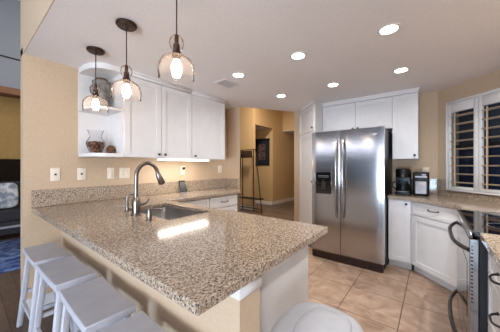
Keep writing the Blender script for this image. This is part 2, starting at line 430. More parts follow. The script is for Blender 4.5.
added_daylight('fill_window_light', (-4.19, -1.75, 1.4), (PI/2+.55, 0, -PI/2+.35), 2.3, 2.0, FILL_W, (.93, .96, 1), wd)
# baseboards
struct('baseboard_pony', MB().box(.600, .618, .56, YW-.02, 0, .10), 'trim')
struct('baseboard_back', MB().box(.353, .599, YW-.018, YW-.0005, 0, .10), 'trim')
struct('baseboard_hall', MB().box(6.352, 6.3695, 4.062, 8.8, 0, .11), 'trim')
struct('baseboard_hall_far', MB().box(6.352, 9.8, 4.062, 4.0795, 0, .11), 'trim')
struct('baseboard_hall_side', MB().box(LX-.018, LX-.0005, LY, 8.8, 0, .11), 'trim')

# window with plantation shutters in the diagonal wall
def dpt(a, b, c=0): return DO+DU*a+Vector((0, 0, b))+DN*c
wf = MB()
wf.fbox(DO, DU, DN, .148, WL0, .985, 2.085, .0005, .05); wf.fbox(DO, DU, DN, WL1, WL1+.03, .985, 2.085, .0005, .05)
wf.fbox(DO, DU, DN, WL0, WL1, .985, WZ0-.001, .0005, .05); wf.fbox(DO, DU, DN, WL0, WL1, WZ1, 2.085, .0005, .05)
win = struct('window_1', wf.bevel(.004, 1), 'trim')
struct('pane', MB().fbox(DO, DU, DN, WL0, WL1, WZ0, WZ1, -.085, -.08), 'pane', win)
s_ = MB()
s_.fbox(DO, DU, DN, WL0, WL1, 1.52, 1.55, -.10, -.07); s_.fbox(DO, DU, DN, .5, .525, WZ0, WZ1, -.10, -.07)
struct('sash', s_, 'blackmatte', win)
def shutter(a0, a1, label):
    base = dpt((a0+a1)/2, WZ0)
    t = thing('plantation_shutter', label, 'window shutter', base, 'shutter panels in the kitchen window')
    z0, z1 = WZ0+.001, WZ1-.002
    m = MB(); st = .042
    m.fbox(DO, DU, DN, a0, a0+st, z0, z1, .012, .042); m.fbox(DO, DU, DN, a1-st, a1, z0, z1, .012, .042)
    m.fbox(DO, DU, DN, a0+st, a1-st, z0, z0+.036, .012, .042); m.fbox(DO, DU, DN, a0+st, a1-st, z1-.11, z1, .012, .042)
    obj('frame', m.bevel(.003, 1), 'trim', t)
    m = MB(); n = 9; zz0, zz1 = z0+.036, z1-.11; p = (zz1-zz0)/n
    for k in range(n):
        zc = zz0+p*(k+.5); h = .034
        ca, sa = math.cos(math.radians(8)), math.sin(math.radians(8))
        ring = []
        for j in range(10):
            th = 2*PI*j/10; q = (h*math.cos(th), .0075*math.sin(th))
            ring.append((q[0]*ca-q[1]*sa, q[0]*sa+q[1]*ca))
        m.loft([[dpt(a, zc+q[1], .025+q[0]) for q in ring] for a in (a0+st+.002, a1-st-.002)])
    obj('louver_panel', m, 'louver', t)
    m = MB(); ar = a0+st+(a1-a0-2*st)*.26
    m.fbox(DO, DU, DN, ar-.006, ar+.006, zz0+.01, zz1-.02, .058, .070)
    obj('tilt_rod', m, 'louver', t)
    return t
shutter(WL0+.003, (WL0+WL1)/2-.001, 'white louvered shutter panel next to the coffee maker corner')
shutter((WL0+WL1)/2+.001, WL1-.003, 'white louvered shutter panel nearer the range')
# backdrop outside the window, with the dusk painted into its colour
struct('dusk_backdrop', MB().fbox(DO, DU, DN, -1.2, 2.6, 0, 1.62, -1.3, -1.2), 'ext')
struct('dusk_backdrop_upper', MB().fbox(DO, DU, DN, -1.2, 2.6, 1.62, 3.2, -1.3, -1.2), 'extup')

# ------------------------------------------------------------ cabinets
def shaker(m, O, u, n, a0, a1, b0, b1, rail=.058, t=.02):
    m.fbox(O, u, n, a0, a0+rail, b0, b1, 0, t); m.fbox(O, u, n, a1-rail, a1, b0, b1, 0, t)
    m.fbox(O, u, n, a0+rail, a1-rail, b0, b0+rail, 0, t); m.fbox(O, u, n, a0+rail, a1-rail, b1-rail, b1, 0, t)
    m.fbox(O, u, n, a0+rail, a1-rail, b0+rail, b1-rail, 0, t-.009)
    return m
def knob(parent, O, u, n, a, b, mname='darkpull'):
    p = Vector(O)+Vector(u)*a+Vector((0, 0, b)); n = Vector(n); m = MB()
    m.tube([p+n*.0195, p+n*.034, p+n*.036, p+n*.042, p+n*.047, p+n*.049], [.006, .006, .013, .015, .012, .004], 14)
    return obj('knob', m, mname, parent)
def pull(parent, O, u, n, a, b, L=.11, out=.032, vertical=False):
    O, u, n = Vector(O), Vector(u), Vector(n); c = O+u*a+Vector((0, 0, b)); pts = []
    for k in range(13):
        s = -1+2*k/12
        e = (1-abs(s)**4)*out+.0195
        pts.append(c+u*(s*L/2)+n*e+Vector((0, 0, -.006*(1-s*s))))
    m = MB(); m.tube(pts, [.007]+[.0052]*11+[.007], 8)
    for s in (-1, 1): m.cyl(c+u*(s*L/2)+n*.0195, c+u*(s*L/2)+n*.026, .009, .007, 10)
    return obj('handle', m, 'darkpull', parent)
def door(parent, O, u, n, a0, a1, b0, b1, name='door', rail=.058):
    m = MB(); shaker(m, O, u, n, a0, a1, b0, b1, rail)
    return obj(name, m, 'white', parent)

UX, UN = Vector((1, 0, 0)), Vector((0, -1, 0))
UB, YF = 1.382, 2.475      # upper bottoms, front of carcass (doors add 2 cm)
def upper(x0, x1, label, doors, knobs):
    t = thing('upper_cabinet', label, 'kitchen cabinet', ((x0+x1)/2, YW, UB), 'upper cabinets over the sink counter')
    obj('body', MB().box(x0, x1, YF, YW-.001, UB, CZ-.055), 'white', t)
    O = (0, YF, 0)
    for (a0, a1), (ka) in zip(doors, knobs):
        d = door(t, O, UX, UN, a0, a1, UB+.004, CZ-.062)
        knob(d, O, UX, UN, ka, UB+.04)
    m = MB(); m.box(x0, x1, YF-.026, YW-.001, CZ-.054, CZ-.022); m.box(x0, x1, YF-.04, YW-.001, CZ-.022, CZ-.001)
    obj('crown_molding', m.bevel(.004, 1), 'white', t)
upper(1.045, 1.888, 'double-door white upper cabinet beside the open shelves', [(1.05, 1.455), (1.461, 1.884)], [1.42, 1.497])
upper(1.890, 2.50, 'single-door white upper cabinet at the hallway end', [(1.894, 2.496)], [1.935])

# open end shelf
t = thing('corner_shelf', 'white open end shelf with rounded boards beside the upper cabinets', 'shelf', (.9, YW, UB))
obj('back_panel', MB().box(.757, 1.044, YW-.014, YW-.001, UB+.035, CZ-.04), 'white', t)
obj('side_panel', MB().box(1.028, 1.0445, YF, YW-.0145, UB+.035, CZ-.04), 'white', t)
def qshelf(z0, z1, r=1.0):
    cx, cy, rx, ry = 1.0445, YW-.0145, .2875, (YW-.0145-YF+.02)*r
    arc = [(cx-rx*math.cos(a)**.6, cy-ry*math.sin(a)**.6) for a in [PI/2*k/16 for k in range(17)]]
    return MB().prism([(cx, cy)]+arc, z0, z1)
for z0, z1 in ((UB, UB+.034), (1.845, 1.867)):
    obj('shelf_board', qshelf(z0, z1), 'white', t)
obj('top_board', qshelf(CZ-.055, CZ-.001), 'white', t)

# base cabinets under the sink run
YB = 2.325
def base_run(x0, x1, label):
    t = thing('base_cabinet', label, 'kitchen cabinet', ((x0+x1)/2, YW, 0), 'base cabinets along the sink wall')
    obj('body', MB().box(x0, x1, YB, YW-.001, .1, CB-.001), 'white', t)
    obj('toe_kick', MB().box(x0, x1, YB+.06, YW-.001, .0, .0995), 'trim', t)
    O = (0, YB, 0)
    d = door(t, O, UX, UN, x0+.008, x1-.008, .715, .86, 'drawer', .034)
    pull(d, O, UX, UN, (x0+x1)/2, .79, .13)
    d = door(t, O, UX, UN, x0+.008, x1-.008, .115, .70)
    knob(d, O, UX, UN, x0+.05, .65)
base_run(1.44, 2.055, 'white base cabinet with drawer behind the sink corner')
base_run(2.06, 2.62, 'white drawer base cabinet beside the hallway opening')

# pony wall and peninsula cabinet
struct('wall_pony', MB().box(.619, .739, .535, YW-.001, 0, .822), 'wall')
struct('trim_pony_cap', MB().box(.604, .7385, .522, YW-.001, .8225, CB-.001).bevel(.003, 1), 'trim')
t = thing('peninsula_cabinet', 'white peninsula base cabinet with plain end panel beside the trash can', 'kitchen cabinet', (1.06, 1.3, 0))
m = MB(); m.box(.756, 1.365, .64, 1.42, .1, CB-.001); m.box(.756, 1.365, 1.42, 2.32, .1, .64); m.box(1.33, 1.365, 1.42, 2.32, .64, CB-.001)
obj('body', m, 'white', t)
obj('end_panel', MB().box(.7395, 1.385, .62, .6395, 0, CB-.001), 'white', t)
obj('toe_kick', MB().box(.756, 1.31, .66, 2.3, 0, .0995), 'trim', t)
O = (1.365, 0, 0); u = Vector((0, 1, 0)); n = Vector((1, 0, 0))
for a0, a1 in ((.65, 1.02), (1.026, 1.43), (1.436, 1.86), (1.866, 2.26)):
    d = door(t, O, u, n, a0, a1, .115, .84); knob(d, O, u, n, a1-.05, .78)

# granite counters
xs = [PX0, .912, 1.305, PX1, 2.646, 2.929]; ys = [PY0, 1.440, 2.14, 2.275, YW-.001]
def ins(x, y):
    if .912 < x < 1.305 and 1.44 < y < 2.14: return False
    if x < PX1: return True
    return y > 2.275
m = MB(); m.slab(xs[:-1], ys, ins, CB, CT)
t = thing('countertop', 'speckled granite countertop of the sink peninsula', 'countertop', (PX0, PY0, CB))
obj('slab', m.bevel(.004, 2), 'granite', t, 15)
obj('end_slab', MB().prism([(2.6465, 2.28), (2.929, 2.53), (2.929, YW-.001), (2.6465, YW-.001)], CB, CT), 'granite', t)
obj('backsplash', MB().box(PX0, 2.908, YW-.021, YW-.0015, CT+.0005, 1.070).bevel(.002, 1), 'granite', t, 15)
obj('backsplash', MB().box(2.909, 2.9285, 2.56, YW-.0215, CT+.0005, 1.070).bevel(.002, 1), 'granite', t, 15)

RF = 3.409
t = thing('countertop', 'brown granite corner countertop under the coffee makers', 'countertop', (3.5, .2, CB))
obj('slab', MB().prism([(RF-.03, .438), (RF-.03, .206), (2.968, -.205), (2.712, -.215), (2.712, -.848), (3.155, -.848), (3.938, -.07), (XW-.001, -.06), (XW-.001, .438)], CB, CT), 'granite', t)
m = MB(); m.box(XW-.021, XW-.001, -.05, .40, CT+.0005, 1.115)
m.fbox(DO, DU, DN, .012, .135, CT+.0005, 1.115, .001, .021); m.fbox(DO, DU, DN, .1355, 1.09, CT+.0005, .984, .001, .021)
obj('backsplash', m, 'granite', t)
t = thing('countertop', 'granite countertop on the camera side of the range', 'countertop', (1.4, -.5, CB))
obj('slab', MB().box(.25, 1.838, -.85, -.215, CB, CT).bevel(.004, 2), 'granite', t, 15)

# ------------------------------------------------------------ sink and taps
t = thing('sink', 'undermount stainless steel sink basin set in the granite peninsula', 'sink', (1.1, 1.8, .68))
def rrect(x0, x1, y0, y1, r, z, n=6):
    pts = []
    for cx, cy, a in ((x1-r, y1-r, 0), (x0+r, y1-r, PI/2), (x0+r, y0+r, PI), (x1-r, y0+r, 1.5*PI)):
        for k in range(n+1): pts.append((cx+r*math.cos(a+PI/2*k/n), cy+r*math.sin(a+PI/2*k/n), z))
    return pts
m = MB(); x0, x1, y0, y1 = .909, 1.308, 1.437, 2.143
m.loft([rrect(x0-.003, x1+.003, y0-.003, y1+.003, .03, .665), rrect(x0-.003, x1+.003, y0-.003, y1+.003, .03, CB-.0005),
        rrect(x0+.004, x1-.004, y0+.004, y1-.004, .05, CB-.0005),
        rrect(x0+.012, x1-.012, y0+.012, y1-.012, .055, .70), rrect(x0+.03, x1-.03, y0+.03, y1-.03, .06, .682)])
obj('basin', m, 'sinksteel', t, 60)
m = MB(); m.lathe([(.045, .6825), (.045, .686), (.03, .686), (.028, .6835)], (1.105, 1.8, 0), 24)
obj('drain', m, 'nickel', t)

t = thing('faucet', 'brushed nickel gooseneck pull-down kitchen faucet behind the sink', 'faucet', (.85, 1.79, CT))
m = MB(); m.lathe([(.038, .0005), (.038, .006), (.031, .010), (.030, .10), (.025, .122), (.018, .136)], (.85, 1.79, CT), 28)
obj('base', m, 'nickel', t)
pts = [(.85, 1.79, CT+.125), (.85, 1.79, 1.18)]
R = .084; ux, uy = .985, -.17
for k in range(1, 17):
    a = PI*k/16*.93
    q = R*(1-math.cos(a)); pts.append((.85+q*ux, 1.79+q*uy, 1.205+R*1.3*math.sin(a)))
neck = pts[:]; m = MB(); m.tube(neck, .0155, 16); obj('neck', m, 'nickel', t)
p = Vector(neck[-1]); q = (p-Vector(neck[-2])).normalized()
q = (q+Vector((.18, 0, 0))).normalized()
m = MB(); m.tube([p-q*.004, p+q*.01, p+q*.03, p+q*.085, p+q*.095], [.0155, .020, .023, .027, .022], 18)
obj('spray_head', m, 'nickel', t)
m = MB(); m.tube([(.85, 1.79, CT+.075), (.905, 1.775, CT+.08)], .011, 14); m.tube([(.903, 1.776, CT+.08), (.925, 1.77, CT+.09), (.94, 1.765, CT+.12)], [.010, .009, .006], 12)
obj('lever', m, 'nickel', t)

t = thing('filtered_water_tap', 'small nickel side tap with lever next to the kitchen faucet', 'faucet', (.875, 2.0, CT))
m = MB(); m.lathe([(.024, .0005), (.024, .005), (.014, .009), (.012, .06), (.009, .065)], (.875, 2.0, CT), 20); obj('base', m, 'nickel', t)
pts = [(.875, 2.0, CT+.06), (.875, 2.0, CT+.10)]+[(.875+.032*(1-math.cos(PI*k/10)), 2.0-.012*(1-math.cos(PI*k/10)), CT+.105+.035*math.sin(PI*k/10)) for k in range(1, 11)]
m = MB(); m.tube(pts, .0085, 12); obj('spout', m, 'nickel', t)
m = MB(); m.tube([(.875, 2.0, CT+.04), (.85, 2.02, CT+.045), (.815, 2.045, CT+.05)], [.008, .006, .007], 10); obj('lever', m, 'nickel', t)

t = thing('soap_dispenser', 'short nickel soap dispenser pump at the front of the sink', 'soap dispenser', (.825, 1.545, CT))
m = MB(); m.lathe([(.024, .0005), (.024, .004), (.018, .007), (.0175, .075), (.015, .082), (.004, .083)], (.825, 1.545, CT), 24); obj('body', m, 'nickel', t)
m = MB(); m.tube([(.825, 1.545, CT+.07), (.885, 1.535, CT+.072), (.905, 1.53, CT+.066)], [.008, .007, .006], 12); obj('nozzle', m, 'nickel', t)

# ------------------------------------------------------------ refrigerator
FX, FY0, FY1, FZ = 3.149, .445, 1.353, 1.765
t = thing('refrigerator', 'stainless steel side-by-side refrigerator with ice dispenser', 'refrigerator', (3.5, .9, 0))
obj('body', MB().box(FX+.075, XW-.03, FY0+.004, FY1-.004, .03, FZ-.01), 'black', t)
SP = .955
fu = Vector((0, 1, 0)); fn = Vector((-1, 0, 0))
def fdoor(y0, y1, hole=None):
    m = MB(); z0, z1 = .105, FZ; n = 14
    prof = []
    for k in range(n+1):
        y = y0+(y1-y0)*k/n; s = 2*k/n-1
        prof.append((FX+.008*abs(s)**6, y))
    poly = prof+[(FX+.07, y1), (FX+.07, y0)]
    return m.prism(poly, z0, z1)
dl = obj('freezer_door', fdoor(SP+.003, FY1), 'steel', t, 30)
dr = obj('refrigerator_door', fdoor(FY0, SP-.003), 'steel', t, 30)
m = MB(); DY0, DY1, DZ0, DZ1 = 1.075, 1.285, .905, 1.205
for b in ((DY0, DY1, DZ1-.10, DZ1), (DY0, DY1, DZ0, DZ0+.02), (DY0, DY0+.015, DZ0+.02, DZ1-.10), (DY1-.015, DY1, DZ0+.02, DZ1-.10)):
    m.box(FX-.012, FX+.002, *b)
m.box(FX-.003, FX+.004, DY0, DY1, DZ0, DZ1)
dp = obj('dispenser', m.bevel(.002, 1), 'blackglass', dl)
m = MB(); m.box(FX-.011, FX-.0025, 1.15, 1.21, .965, 1.07); m.tube([(FX-.012, 1.18, 1.105), (FX-.010, 1.18, 1.07)], [.016, .013], 12)
obj('paddle', m, 'blackmatte', dp)
m = MB(); m.box(FX-.0135, FX-.0121, DY0+.03, DY1-.03, DZ1-.055, DZ1-.049)
for k in range(5): m.box(FX-.0135, FX-.0121, DY0+.035+k*.031, DY0+.05+k*.031, DZ1-.075, DZ1-.068)
obj('control_strip', m, 'grayplastic', dp)
def fhandle(y, par):
    m = MB(); pts = []
    for k in range(21):
        s = -1+k/10
        pts.append((FX-.02-.045*(1-s**4)*.9, y, 1.115+s*.50))
    pts = [(FX+.004, y, .60)]+pts+[(FX+.004, y, 1.63)]
    m.tube(pts, .0125, 12)
    obj('handle', m, 'steel', par)
fhandle(SP+.042, dl); fhandle(SP-.042, dr)
m = MB(); m.box(FX-.002, FX+.08, FY0+.01, FY1-.01, .012, .098)
for k in range(5): m.box(FX-.006, FX-.0021, FY0+.03, FY1-.03, .026+.013*k, .032+.013*k)
obj('toe_grille', m, 'grille', t)
for y in (FY0+.05, FY1-.05): obj('hinge_cover', MB().box(FX+.02, FX+.1, y-.03, y+.03, FZ-.009, FZ+.012).bevel(.003, 1), 'grayplastic', t)
for y in (FY0+.06, FY1-.06):
    for x in (FX+.12, XW-.12): obj('roller', MB().cyl((x, y-.012, .018), (x, y+.012, .018), .0178, None, 16), 'blackmatte', t)
m = MB(); m.box(FX-.0015, FX+.008, .52, .575, 1.672, 1.688); obj('badge', m, 'silver', dr)

# pantry, cabinets over and beside the refrigerator
PO = Vector((3.30, 1.372, 0)); PU = Vector((.7071, .7071, 0)); PN = Vector((-.7071, .7071, 0)); PL = .69
t = thing('pantry_cabinet', 'tall white pantry cabinet angled beside the refrigerator', 'kitchen cabinet', PO)
obj('body', MB().prism([(3.315, 1.372), (3.786, 1.843), (XW-.002, 1.843), (XW-.002, 1.372)], .1, CZ-.05), 'white', t)
obj('toe_kick', MB().prism([(3.37, 1.372), (3.81, 1.81), (XW-.002, 1.81), (XW-.002, 1.372)], 0, .0995), 'trim', t)
PO2 = Vector((3.315, 1.372, 0))
d = door(t, PO2, PU, PN, .012, .655, 1.83, CZ-.07); knob(d, PO2, PU, PN, .04, 1.875)
d = door(t, PO2, PU, PN, .012, .655, .12, 1.815); knob(d, PO2, PU, PN, .04, 1.05)
m = MB(); m.prism([(3.29, 1.3725), (3.76, 1.845), (3.79, 1.845), (XW-.002, 1.845), (XW-.002, 1.3725)], CZ-.05, CZ-.001)
obj('crown_molding', m, 'white', t)

YU, YN = Vector((0, 1, 0)), Vector((-1, 0, 0))
XU = 3.64
t = thing('upper_cabinet', 'short two-door white cabinet above the refrigerator', 'kitchen cabinet', (XW, .9, 1.83))
obj('body', MB().box(XU, XW-.001, .416, 1.3715, 1.80, CZ-.055), 'white', t)
O = (XU, 0, 0)
d = door(t, O, YU, YN, .882, 1.366, 1.806, CZ-.062); knob(d, O, YU, YN, .915, 1.84)
d = door(t, O, YU, YN, .419, .876, 1.806, CZ-.062); knob(d, O, YU, YN, .845, 1.84)
m = MB(); m.box(XU-.026, XW-.001, .416, 1.3715, CZ-.054, CZ-.022); m.box(XU-.04, XW-.001, .416, 1.3715, CZ-.022, CZ-.001); obj('crown_molding', m, 'white', t)
t = thing('upper_cabinet', 'narrow tall white upper cabinet above the coffee makers', 'kitchen cabinet', (XW, .27, UB))
obj('body', MB().box(XU, XW-.001, .133, .4155, UB, CZ-.055), 'white', t)
d = door(t, O, YU, YN, .136, .412, UB+.004, CZ-.062); knob(d, O, YU, YN, .17, UB+.045)
m = MB(); m.box(XU-.026, XW-.001, .131, .4155, CZ-.054, CZ-.022); m.box(XU-.04, XW-.001, .12, .4155, CZ-.022, CZ-.001); obj('crown_molding', m, 'white', t)

RB = RF+.02
t = thing('base_cabinet', 'narrow white base cabinet beside the refrigerator', 'kitchen cabinet', (3.6, .32, 0))
obj('body', MB().box(RB, XW-.001, .197, .436, .1, CB-.001), 'white', t)
obj('toe_kick', MB().box(RB+.06, XW-.001, .197, .436, 0, .0995), 'trim', t)
O = (RB, 0, 0)
d = door(t, O, YU, YN, .205, .432, .105, .865, rail=.05); knob(d, O, YU, YN, .245, .822)
CO = Vector((RB, .196, 0))+Vector((0, 0, 0)); CU = DU; CN = DN
t = thing('base_cabinet', 'diagonal white corner base cabinet with one wide drawer and door', 'kitchen cabinet', (3.3, -.1, 0))
obj('body', MB().prism([(RB, .196), (RB-.43, .196-.43), (2.99, -.84), (3.165, -.84), (3.945, -.066), (XW-.001, .196)], .1, CB-.001), 'white', t)
obj('toe_kick', MB().prism([(RB+.06, .17), (RB-.40, .17-.46), (3.1, -.78), (3.165, -.82), (3.93, -.066), (XW-.001, .17)], 0, .0995), 'trim', t)
d = door(t, CO, CU, CN, .03, .60, .715, .862, 'drawer', .034); pull(d, CO, CU, CN, .315, .80, .12)
d = door(t, CO, CU, CN, .03, .60, .105, .70)
t = thing('base_cabinet', 'white filler cabinet against the far side of the range', 'kitchen cabinet', (2.85, -.5, 0))
obj('body', MB().box(2.715, 2.985, -.84, -.24, 0, CB-.001), 'white', t)

# drawers on the camera side of the range
t = thing('base_cabinet', 'white drawer cabinet with dark curved pulls on the near side of the range', 'kitchen cabinet', (1.5, -.5, 0))
obj('body', MB().box(.27, 1.835, -.85, -.265, .1, CB-.001), 'white', t)
obj('toe_kick', MB().box(.27, 1.835, -.85, -.32, 0, .0995), 'trim', t)
O = (0, -.265, 0); n = Vector((0, 1, 0))
for x0, x1 in ((1.06, 1.82), (.30, 1.05)):
    for b0, b1, zb in ((.70, .86, .785), (.42, .69, .60), (.115, .41, .32)):
        d = door(t, O, UX, n, x0, x1, b0, b1, 'drawer', .034); pull(d, O, UX, n, (x0+x1)/2 + .06, zb, .13, .035)

# ------------------------------------------------------------ range
RX0, RX1, RY = 1.845, 2.705, -.185
t = thing('range', 'stainless steel electric range with black glass cooktop', 'stove', (2.3, -.5, 0))
obj('body', MB().box(RX0, RX1, -.845, RY-.03, .02, .885), 'blackmatte', t)
m = MB(); m.box(RX0-.002, RX1+.002, -.845, RY-.004, .8855, .912); obj('cooktop', m.bevel(.004, 2), 'blackglass', t, 15)
m = MB(); m.box(RX0-.001, RX1+.001, RY-.0035, RY+.012, .872, .911); obj('front_trim', m.bevel(.003, 1), 'steel', t)
for cx, cy, r in ((2.12, -.38, .10), (2.52, -.38, .08), (2.12, -.68, .08), (2.52, -.68, .10)):
    obj('burner_ring', MB().lathe([(r, .9122), (r, .9126), (r-.004, .9126), (r-.004, .9122)], (cx, cy, 0), 32, caps=False), 'grayplastic', t)
dd = obj('oven_door', MB().box(RX0, RX1, RY-.029, RY+.012, .245, .868).bevel(.004, 1), 'steel', t, 15)
m = MB()
for k in range(16): m.box(RX0-.0012, RX0+.0002, RY-.004, RY+.006, .50+k*.0215, .507+k*.0215)
obj('door_vent', m, 'blackmatte', dd)
m = MB(); m.box(RX0+.11, RX1-.11, RY+.0121, RY+.0135, .36, .70); obj('oven_window', m, 'blackglass', dd)
def rhandle(z, par, out):
    m = MB(); pts = []
    for k in range(25):
        s = -1+k/12
        pts.append(((RX0+RX1)/2+s*(RX1-RX0)*.485, RY+.012+out*(1-abs(s)**3.0), z-.012*(1-s*s)))
    m.tube(pts, .0125, 12); obj('handle', m, 'darksteel', par)
rhandle(.80, dd, .062)
dw = obj('storage_drawer', MB().box(RX0, RX1, RY-.029, RY+.012, .055, .238).bevel(.004, 1), 'steel', t, 15)
rhandle(.205, dw, .062)
for x in (RX0+.05, RX1-.05):
    for y in (-.8, RY-.08): obj('foot', MB().cyl((x, y, 0), (x, y, .0195), .018, None, 14), 'blackmatte', t)

# ------------------------------------------------------------ coffee makers
t = thing('coffee_maker', 'black drip coffee maker with glass carafe beside the refrigerator', 'coffee maker', (3.64, .295, CT))
def rb(x0, x1, y0, y1, z0, z1, r=.012): return MB().box(x0, x1, y0, y1, z0, z1).bevel(r, 3)
x, y = 3.64, .295
obj('base', rb(x-.11, x+.11, y-.085, y+.085, CT+.0005, CT+.035), 'black', t)
obj('water_tank', rb(x+.02, x+.11, y-.085, y+.085, CT+.0355, CT+.325), 'black', t)
m = MB(); m.lathe([(.06, .225), (.082, .23), (.085, .315), (.075, .337), (.02, .343)], (x-.035, y, CT), 28); obj('brew_basket', m, 'black', t)
m = MB(); m.lathe([(.055, .036), (.070, .045), (.078, .09), (.072, .13), (.05, .165), (.047, .185), (.044, .185), (.047, .165), (.069, .13), (.075, .09), (.067, .047)], (x-.04, y, CT), 28)
c = obj('carafe', m, 'clear', t)
m = MB(); m.lathe([(.066, .048), (.0735, .09), (.0675, .13), (.01, .131)], (x-.04, y, CT), 24); obj('coffee', m, 'black', c)
m = MB(); m.tube([(x-.06, y+.06, CT+.17), (x-.08, y+.105, CT+.16), (x-.08, y+.115, CT+.11), (x-.065, y+.072, CT+.07)], .009, 10); obj('carafe_handle', m, 'black', c)
m = MB(); m.lathe([(.0665, .038), (.072, .045), (.072, .05), (.0665, .05)], (x-.04, y, CT), 28, caps=False); obj('warming_ring', m, 'silver', t)

t = thing('pod_brewer', 'boxy black coffee appliance with silver front panel next to the window corner', 'coffee maker', (3.66, .105, CT))
x, y = 3.66, .105
obj('body', rb(x-.10, x+.10, y-.083, y+.083, CT+.0005, CT+.30, .016), 'black', t)
m = MB(); m.box(x-.104, x-.1005, y-.055, y+.055, CT+.03, CT+.185); obj('front_panel', m.bevel(.002, 1), 'silver', t)
m = MB(); m.box(x-.106, x-.1005, y-.06, y+.06, CT+.232, CT+.250); m.box(x-.106, x-.1005, y-.05, y-.01, CT+.258, CT+.274); obj('control_strip', m, 'silver', t)
m = MB(); m.box(x-.12, x-.1005, y-.078, y+.078, CT+.195, CT+.22); obj('drip_ledge', m.bevel(.004, 2), 'black', t)

# ------------------------------------------------------------ switch plates, outlet, phone
def plate(x, w, label, kind, z=1.209, yy=None):
    t = thing('wall_plate', label, 'switch' if kind == 's' else 'outlet', (x, YW, z), 'ivory wall plates over the sink counter')
    obj('plate', MB().box(x-w/2, x+w/2, YW-.007, YW-.0005, z-.062, z+.062).bevel(.003, 2), 'plate', t)
    if kind == 'o':
        for dz in (-.022, .022):
            m = MB()
            for dx in (-.008, .008): m.box(x+dx-.0015, x+dx+.0015, YW-.0079, YW-.0071, z+dz-.002, z+dz+.008)
            m.box(x-.0025, x+.0025, YW-.0079, YW-.0071, z+dz-.012, z+dz-.007)
            obj('socket', m, 'slot', t)
    elif kind == 'j':
        m = MB(); m.box(x-.009, x+.009, YW-.0085, YW-.0071, z-.009, z+.009); obj('jack', m, 'slot', t)
    else:
        n = 1 if w < .1 else 2
        for k in range(n):
            xx = x+(k-(n-1)/2)*.047
            m = MB(); m.box(xx-.016, xx+.016, YW-.011, YW-.0071, z-.033, z+.033); obj('rocker', m.bevel(.002, 1), 'plate', t)
plate(.577, .074, 'ivory plate with a dark cable jack nearest the living room', 'j')
plate(.788, .074, 'ivory jack plate beneath the outer end of the open shelf', 'j')
plate(1.063, .074, 'single ivory rocker switch plate beside the double plate', 's')
plate(1.212, .118, 'wide double rocker switch plate behind the faucet', 's')
plate(2.765, .085, 'ivory outlet plate at the hallway end of the sink wall', 'o', 1.232)
t = thing('wall_plate', 'outlet plate with a plugged-in charger above the leaning phone', 'outlet', (2.02, YW, 1.23), 'ivory wall plates over the sink counter')
obj('plate', MB().box(1.985, 2.055, YW-.007, YW-.0005, 1.165, 1.29).bevel(.003, 2), 'plate', t)
obj('plug', MB().box(2.005, 2.035, YW-.035, YW-.0072, 1.238, 1.272).bevel(.003, 1), 'black', t)
m = MB(); m.tube([(2.02, YW-.03, 1.24), (2.02, YW-.045, 1.2), (2.015, YW-.04, 1.12), (1.97, YW-.035, 1.09)], .0025, 8); obj('cord', m, 'plate', t)
t = thing('wall_plate', 'ivory outlet plate on the wall behind the coffee makers', 'outlet', (XW, .06, 1.21))
obj('plate', MB().box(XW-.007, XW-.0005, .025, .10, 1.15, 1.27).bevel(.003, 2), 'plate', t)
for dz in (-.022, .022):
    m = MB()
    for dy in (-.008, .008): m.box(XW-.0079, XW-.0071, .0625+dy-.0015, .0625+dy+.0015, 1.21+dz-.004, 1.21+dz+.006)
    obj('socket', m, 'slot', t)
# phone leaning on the backsplash
t = thing('cordless_phone', 'black handset leaning in its stand against the granite splash', 'phone', (1.965, 2.755, CT), rot=-.2, local=True)
m = MB(); th = math.radians(32); A = Vector((0, math.sin(th), math.cos(th)));  B = Vector((0, math.cos(th), -math.sin(th)))
def tilt(m, a0, a1, b0, b1, c0, c1):
    v = [m.b.verts.new(Vector((a, -.055, .012))+A*b+B*c) for c in (c0, c1) for b in (b0, b1) for a in (a0, a1)]
    for f in ((0, 1, 3, 2), (4, 6, 7, 5), (0, 4, 5, 1), (2, 3, 7, 6), (0, 2, 6, 4), (1, 5, 7, 3)): m.b.faces.new([v[i] for i in f])
    return m
obj('handset', tilt(m, -.045, .045, .0, .185, 0, .014).bevel(.005, 2), 'black', t)
obj('screen', tilt(MB(), -.038, .038, .02, .165, -.0008, 0), 'black', t)
obj('stand', MB().box(-.05, .05, -.075, .01, .0005, .012).bevel(.004, 1), 'grayplastic', t)

# ------------------------------------------------------------ shelf ornaments
t = thing('urn', 'weathered gray urn with a dried brown top on the upper shelf', 'urn', (.912, 2.665, 1.867))
m = MB(); m.lathe([(.06, .0005), (.068, .02), (.078, .16), (.080, .24), (.076, .262), (.083, .27), (.083, .285), (.072, .285), (.07, .25)], (.912, 2.665, 1.867), 32); obj('body', m, 'urn', t)
m = MB(); m.lathe([(.069, .265), (.07, .29), (.055, .315), (.02, .325)], (.912, 2.665, 1.867), 24); obj('dried_top', m, 'urntop', t)
for s in (-1, 1):
    m = MB(); m.tube([(.912+s*.078, 2.665, 1.867+.14), (.912+s*.098, 2.665, 1.867+.16), (.912+s*.1, 2.665, 1.867+.21), (.912+s*.08, 2.665, 1.867+.235)], .007, 10)
    obj('handle', m, 'urn', t)
t = thing('glass_vase', 'clear glass vase of potpourri on the lower shelf', 'vase', (.865, 2.68, UB+.034))
c = (.865, 2.68, UB+.034)
m = MB(); m.lathe([(.042, .0005), (.06, .03), (.083, .09), (.082, .115), (.055, .16), (.05, .18), (.072, .235), (.069, .236), (.047, .18), (.052, .16), (.079, .115), (.08, .09), (.056, .03), (.04, .006)], c, 36); obj('vessel', m, 'clear', t)
m = MB(); rr = random.Random(3)
